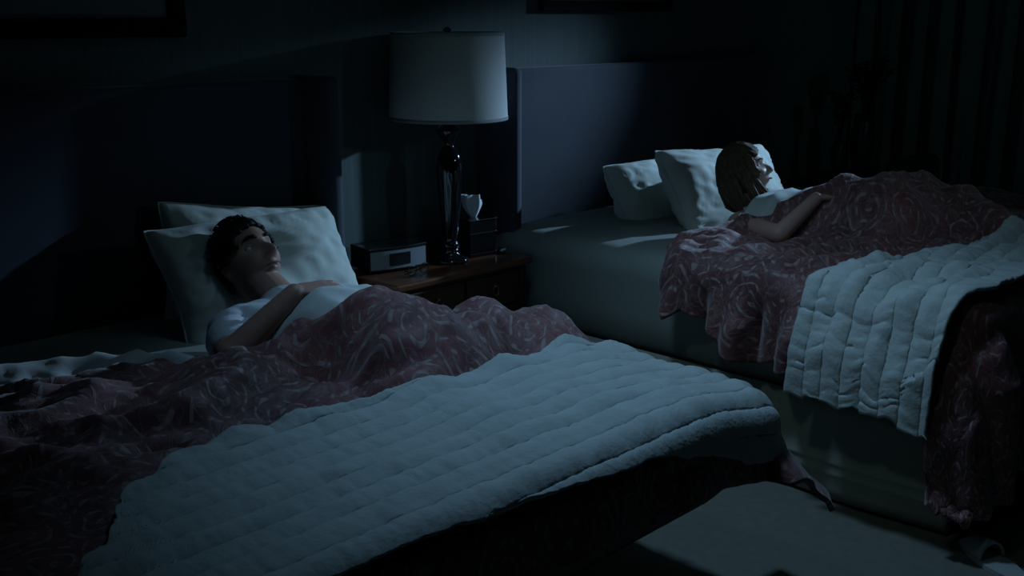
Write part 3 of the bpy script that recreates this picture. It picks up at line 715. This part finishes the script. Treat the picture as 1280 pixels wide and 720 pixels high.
# ------------------------------------------------------------ nightstand
NX0, NX1, NY = 2.375, 3.082, -.41
ns = thing('nightstand', 'dark cherry nightstand with two small drawers between the two beds', 'nightstand', ((NX0+NX1)/2, NY/2-.01, 0))
ox, oy = ns.location.x, ns.location.y
def nb(name, d, mat, bev=.003, parent=None, seg=2): return bxo(name, (d[0]-ox, d[1]-ox, d[2]-oy, d[3]-oy, d[4], d[5]), mat, parent or ns, bev, seg)
nb('tabletop', (NX0, NX1, NY, -.02, .592, .620), M_wood, .009, seg=4)
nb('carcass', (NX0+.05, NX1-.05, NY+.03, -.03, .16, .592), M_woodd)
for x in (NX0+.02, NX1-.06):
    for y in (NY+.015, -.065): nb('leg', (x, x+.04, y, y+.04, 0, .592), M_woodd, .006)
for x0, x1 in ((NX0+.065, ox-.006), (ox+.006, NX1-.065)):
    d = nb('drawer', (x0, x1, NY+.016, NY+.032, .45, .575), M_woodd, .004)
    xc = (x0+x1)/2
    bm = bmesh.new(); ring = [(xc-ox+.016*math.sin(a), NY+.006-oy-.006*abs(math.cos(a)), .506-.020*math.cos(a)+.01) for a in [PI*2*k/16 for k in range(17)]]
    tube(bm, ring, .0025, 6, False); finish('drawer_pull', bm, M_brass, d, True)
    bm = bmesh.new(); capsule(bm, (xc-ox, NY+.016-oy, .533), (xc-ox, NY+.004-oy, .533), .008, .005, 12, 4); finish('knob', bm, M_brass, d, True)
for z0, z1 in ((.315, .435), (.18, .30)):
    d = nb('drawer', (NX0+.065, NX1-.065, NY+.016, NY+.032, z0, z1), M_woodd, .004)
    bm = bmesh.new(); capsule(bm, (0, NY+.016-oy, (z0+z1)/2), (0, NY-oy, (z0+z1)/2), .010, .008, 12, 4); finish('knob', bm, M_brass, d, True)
TZ = .6205
# ------------------------------------------------------------ lamp
lp = thing('table_lamp', 'table lamp with pale drum shade and glossy black baluster base', 'lamp', (2.795, -.235, TZ))
bm = bmesh.new()
lathe(bm, [(0, 0), (.072, 0), (.074, .006), (.070, .014), (.045, .022), (.034, .034), (.030, .048), (.036, .058), (.038, .066), (.030, .076), (.026, .085), (.030, .10), (.035, .14), (.042, .21), (.048, .29), (.051, .35), (.050, .385), (.044, .415), (.032, .435), (.020, .448), (.0185, .458), (.026, .470), (.040, .492), (.047, .508), (.046, .518), (.036, .528), (.024, .534), (.022, .552), (.0, .553)], 40)
finish('lamp_base', bm, M_black, lp, True)
bm = bmesh.new(); lathe(bm, [(.0, .553), (.008, .553), (.008, .60), (.016, .605), (.016, .66), (0, .66)], 16); finish('socket', bm, M_brass, lp, True)
bm = bmesh.new(); lathe(bm, [(0, .665), (.022, .68), (.030, .71), (.020, .745), (0, .75)], 20); finish('bulb', bm, M_tissue, lp, True)
bm = bmesh.new(); H0, H1, R0, R1 = .553, .875, .226, .213
lathe(bm, [(R0, H0), (R1, H1), (R1-.003, H1), (R0-.003, H0), (R0, H0)], 72); sh = finish('lamp_shade', bm, M_shade, lp, True)
for R, z in ((R0, H0), (R1, H1-.012)):
    bm = bmesh.new(); lathe(bm, [(R+.0015, z), (R+.0015, z+.012), (R-.004, z+.012), (R-.004, z), (R+.0015, z)], 72); finish('shade_binding', bm, M_trimshade, sh, True)
bm = bmesh.new()
for k in range(3):
    a = 2*PI*k/3; tube(bm, [(0, 0, H1-.02), (R1*.99*math.cos(a), R1*.99*math.sin(a), H1-.008)], .002, 6)
tube(bm, [(0, .0, .60), (.05, 0, .64), (.06, 0, .74), (.04, 0, .82), (0, 0, H1-.02), (-.04, 0, .82), (-.06, 0, .74), (-.05, 0, .64), (0, 0, .60)], .002, 6)
finish('harp', bm, M_brass, lp, True)
bm = bmesh.new(); lathe(bm, [(0, H1-.02), (.006, H1-.02), (.006, H1), (.014, H1+.004), (.015, H1+.012), (.006, H1+.018), (0, H1+.020)], 16); finish('finial', bm, M_black, lp, True)
# ------------------------------------------------------------ radio
rd = thing('clock_radio', 'dark clock radio with grey front, on the nightstand corner nearest the man', 'radio', (2.555, -.155, TZ), math.radians(-10))
W, Hh, D = .245, .084, .15
def bowbox(x0, x1, yb, yf, z0, z1, bow):
    bm = bmesh.new(); n = 14; A = []
    for i in range(n+1):
        s = i/n; x = x0+(x1-x0)*s; y = yf-bow*(1-(2*s-1)**2); A.append([bm.verts.new((x, y, z0)), bm.verts.new((x, y, z1)), bm.verts.new((x, yb, z1)), bm.verts.new((x, yb, z0))])
    for a, b in zip(A, A[1:]):
        for k in range(4): bm.faces.new((a[k], b[k], b[(k+1) % 4], a[(k+1) % 4]))
    bm.faces.new(A[0]); bm.faces.new(A[-1][::-1]); return bm
finish('body', bowbox(-W/2, W/2, .085, -.065, .008, Hh+.008, .012), M_radio, rd)
finish('front_grille', bowbox(-W/2+.004, W/2-.004, -.06, -.068, .014, Hh-.002, .012), M_grille, rd)
finish('top_panel', bowbox(-W/2, W/2, .03, -.066, Hh+.008, Hh+.011, .012), M_metal, rd)
finish('display', bowbox(-.045, .045, -.07, -.080, .026, Hh-.012, .002), M_radio, rd)
for x in (-.09, .09): bxo('foot', (x-.015, x+.015, -.04, .06, 0, .008), M_radio, rd, .002)
# ------------------------------------------------------------ spectacles in front of the radio
gl = thing('eyeglasses', 'folded dark eyeglasses lying on the nightstand in front of the clock radio', 'eyeglasses', (2.555, -.315, TZ), math.radians(8))
for sx in (-1, 1):
    bm = bmesh.new(); tube(bm, [(sx*.034+.025*math.cos(a), -.004, .020+.018*math.sin(a)) for a in [2*PI*k/20 for k in range(21)]], .0018, 6, False); finish('rim', bm, M_radio, gl, True)
    bm = bmesh.new(); tube(bm, [(sx*.062, -.002, .026), (sx*.058, .012, .018), (0, .018, .008), (-sx*.05, .020, .005)], .0018, 6); finish('temple', bm, M_radio, gl, True)
bm = bmesh.new(); tube(bm, [(-.010, -.004, .024), (0, -.006, .028), (.010, -.004, .024)], .0018, 6); finish('bridge', bm, M_metal, gl, True)
# ------------------------------------------------------------ tissue box
tb = thing('tissue_box', 'glossy black tissue box with thin steel bands and a white tissue', 'tissue box', (2.955, -.200, TZ), math.radians(-8))
W2, H2 = .066, .150
bxo('box_body', (-W2, W2, -W2, W2, .008, H2-.004), M_black, tb, .003)
bxo('plinth', (-W2-.006, W2+.006, -W2-.006, W2+.006, 0, .010), M_black, tb, .002)
bxo('lid', (-W2-.003, W2+.003, -W2-.003, W2+.003, H2-.004, H2), M_black, tb, .001)
for z in (.012, .095, H2-.002):
    for d in ((-W2-.002, W2+.002, -W2-.004, -W2-.0005, z, z+.0022), (W2+.0005, W2+.004, -W2-.002, W2+.002, z, z+.0022)):
        bxo('metal_band', d, M_metal, tb, 0)
bm = bmesh.new(); n, K = 40, 12; G = []
for j in range(K+1):
    t = j/K; row = []
    for i in range(n+1):
        s = i/n; a = 2*PI*s
        r = .012+.030*math.sin(min(1, t*1.15)*PI*.62); rr = r*(1+.28*math.sin(5*a+1)*t+.12*math.sin(9*a))
        row.append(bm.verts.new((rr*math.cos(a)*1.0-.010*t, rr*.55*math.sin(a), H2-.002+t*.095-.030*t*t*max(0, math.cos(a-.5)))))
    G.append(row)
for a, b in zip(G, G[1:]):
    for i in range(n): bm.faces.new((a[i], a[i+1], b[i+1], b[i]))
finish('tissue', bm, M_tissue, tb, True)
bm = bmesh.new(); lathe(bm, [(0, 0), (.014, 0), (.018, .006), (.020, .014), (.014, .020), (.006, .022), (0, .023)], 20)
tr = finish('trinket', bm, M_metal, None, True); tr.location = (3.045, -.275, TZ); tag(tr, 'small shiny metal trinket beside the tissue box at the nightstand edge', 'ornament')
# ------------------------------------------------------------ curtains on the right wall
def curtain(y0, y1, label, seed):
    t = thing('curtain', label, 'curtain', (RX-.12, (y0+y1)/2, 0)); bm = bmesh.new(); n, K = 260, 24; G = []
    for j in range(K+1):
        z = .02+(2.58-.02)*j/K; row = []
        for i in range(n+1):
            y = y0+(y1-y0)*i/n
            ph = y*2*PI/.17+1.4*nz(y*3, seed, z*.35)
            x = .050*math.sin(ph)+.015*math.sin(ph*2.3+z*.6)
            row.append(bm.verts.new((x, y-(y0+y1)/2+.01*math.cos(ph), z)))
        G.append(row)
    for a, b in zip(G, G[1:]):
        for i in range(n): bm.faces.new((a[i], a[i+1], b[i+1], b[i]))
    c = finish('curtain_panel', bm, M_curt, t, True); c.modifiers.new('t', 'SOLIDIFY').thickness = .004
curtain(-1.12, -.03, 'dark green pleated curtain hanging in the corner beside the window', 2)
curtain(-3.7, -1.67, 'unseen dark green pleated curtain on the far side of the window, blocking its light', 5)  # out of view; drawn over the window to keep its beam off the comforter
t = thing('curtain_rod', 'dark metal curtain rod above the curtains', 'curtain rod', (RX-.12, -1.9, 2.62))
bm = bmesh.new(); tube(bm, [(0, -1.85, 0), (0, 1.85, 0)], .014, 12); finish('rod', bm, M_frame, t, True)
for y in (-1.7, 0, 1.7): bxo('bracket', (0, .12, y-.01, y+.01, -.012, .012), M_frame, t, 0)
# ------------------------------------------------------------ side table with vase, chair beyond the farther bed
TX, TY = 5.74, -.42
st = thing('side_table', 'dark round side table behind the farther bed, under the dried plants', 'table', (TX, TY, 0))
bm = bmesh.new(); lathe(bm, [(0, .64), (.25, .64), (.26, .65), (.26, .67), (.25, .68), (0, .68)], 40); finish('tabletop', bm, M_woodd, st, True)
bm = bmesh.new(); lathe(bm, [(0, .02), (.03, .02), (.05, .10), (.03, .3), (.04, .5), (.06, .64), (0, .64)], 20); finish('pedestal', bm, M_woodd, st, True)
bm = bmesh.new(); lathe(bm, [(0, 0), (.18, 0), (.17, .02), (.03, .04), (0, .04)], 24); finish('base', bm, M_woodd, st, True)
def plant(x, y, hv, rv, n, spread, h, label, leafy):
    t = thing('potted_plant', label, 'plant', (x, y, .681)); bm = bmesh.new()
    lathe(bm, [(0, 0), (rv*.6, 0), (rv*.75, hv*.2), (rv, hv*.6), (rv*.8, hv*.85), (rv*.65, hv), (rv*.55, hv), (rv*.6, hv*.8), (0, hv*.75)], 24); finish('vase', bm, M_vase, t, True)
    for k in range(n):
        a = 2*PI*k/n+random.uniform(-.3, .3); s = spread*random.uniform(.35, 1); hh = h*random.uniform(.65, 1); bm = bmesh.new()
        P = [Vector((0, 0, hv*.8)), Vector((s*.3*math.cos(a), s*.3*math.sin(a), hv+hh*.4)), Vector((s*.8*math.cos(a), s*.8*math.sin(a), hv+hh*.8)), Vector((s*math.cos(a), s*math.sin(a), hv+hh))]
        tube(bm, P, [.005, .004, .003, .002], 5); stem = finish('stem', bm, M_leaf, t, True)
        for q in range(leafy):
            f = .35+.65*q/leafy; i = min(2, int(f*3)); p = P[i].lerp(P[i+1], f*3-i)
            b = random.uniform(0, 2*PI); d = Vector((math.cos(b), math.sin(b), .9)).normalized(); L_ = random.uniform(.05, .10); sd = d.cross(Vector((0, 0, 1))).normalized(); nn = sd.cross(d)
            bm = bmesh.new(); A = []
            for u, wd in ((0, .05), (.3, .8), (.6, 1), (.85, .5), (1, .02)):
                c_ = p+d*L_*u-Vector((0, 0, .02))*u*u; w_ = .020*wd; A.append([bm.verts.new(c_+sd*w_), bm.verts.new(c_-nn*.004), bm.verts.new(c_-sd*w_)])
            for g, h_ in zip(A, A[1:]):
                for e in (0, 1): bm.faces.new((g[e], g[e+1], h_[e+1], h_[e]))
            finish('leaf', bm, M_leaf, stem, True)
plant(TX+.03, TY-.02, .34, .072, 14, .13, .32, 'dark vase of dried leafy stems, taller one on the side table', 6)
plant(TX-.14, TY+.03, .20, .045, 7, .09, .28, 'smaller dark vase of dried stems, left one on the side table', 5)
ch = thing('armchair', 'dark rounded armchair in the gap behind the farther bed', 'chair', (5.52, -1.10, 0))
def cbox(nm, d, b=.05): return bxo(nm, d, M_fabricd, ch, b, 5)
cbox('seat', (-.24, .24, -.24, .24, .22, .44)); cbox('backrest', (-.24, .24, .18, .30, .30, .84), .055)
for sx in (-1, 1): cbox('armrest', (sx*.27-.05, sx*.27+.05, -.24, .26, .2, .62), .045)
for sx in (-1, 1):
    for sy in (-1, 1): bxo('leg', (sx*.22-.02, sx*.22+.02, sy*.2-.02, sy*.2+.02, 0, .22), M_woodd, ch, .004)
# ------------------------------------------------------------ slipper
sl = thing('slipper', 'pale slipper on the floor at the foot corner of the farther bed', 'slipper', (3.03, -2.30, 0), math.radians(60))
bm = bmesh.new(); P = []
for k in range(28):
    a = 2*PI*k/28; w_ = .045*(1-.15*math.cos(a)); P.append((.13*math.cos(a), w_*math.sin(a)))
lo = [bm.verts.new((x, y, .001)) for x, y in P]; hi = [bm.verts.new((x, y, .016)) for x, y in P]
for i in range(28): bm.faces.new((lo[i], lo[(i+1) % 28], hi[(i+1) % 28], hi[i]))
bm.faces.new(hi); bm.faces.new(lo[::-1]); finish('sole', bm, M_slip, sl)
bm = bmesh.new(); G = []
for j in range(9):
    x = -.005+.125*j/8; w_ = .044*math.sqrt(max(.02, 1-(x/.135)**2)); h = .048*(1-(j/8)**2.5)+.006
    G.append([bm.verts.new((x, w_*math.cos(PI*i/12), .014+h*math.sin(PI*i/12))) for i in range(13)])
for a, b in zip(G, G[1:]):
    for i in range(12): bm.faces.new((a[i], a[i+1], b[i+1], b[i]))
u_ = finish('upper', bm, M_slip, sl, True); u_.modifiers.new('t', 'SOLIDIFY').thickness = .005
# ------------------------------------------------------------ groups of repeats
for o in C.objects:
    if o.parent is None and 'category' in o:
        g = {'pillow': 'ivory pillows on the two beds', 'picture': 'framed pictures above the beds', 'curtain': 'curtains beside the window',
             'bed': 'two matching wingback beds', 'comforter': 'paisley comforters on the two beds', 'quilt': 'pale quilts across the bed feet',
             'sheet': 'top sheets of the two beds', 'plant': 'vases of dried stems on the side table'}.get(o['category'])
        if g: o['group'] = g
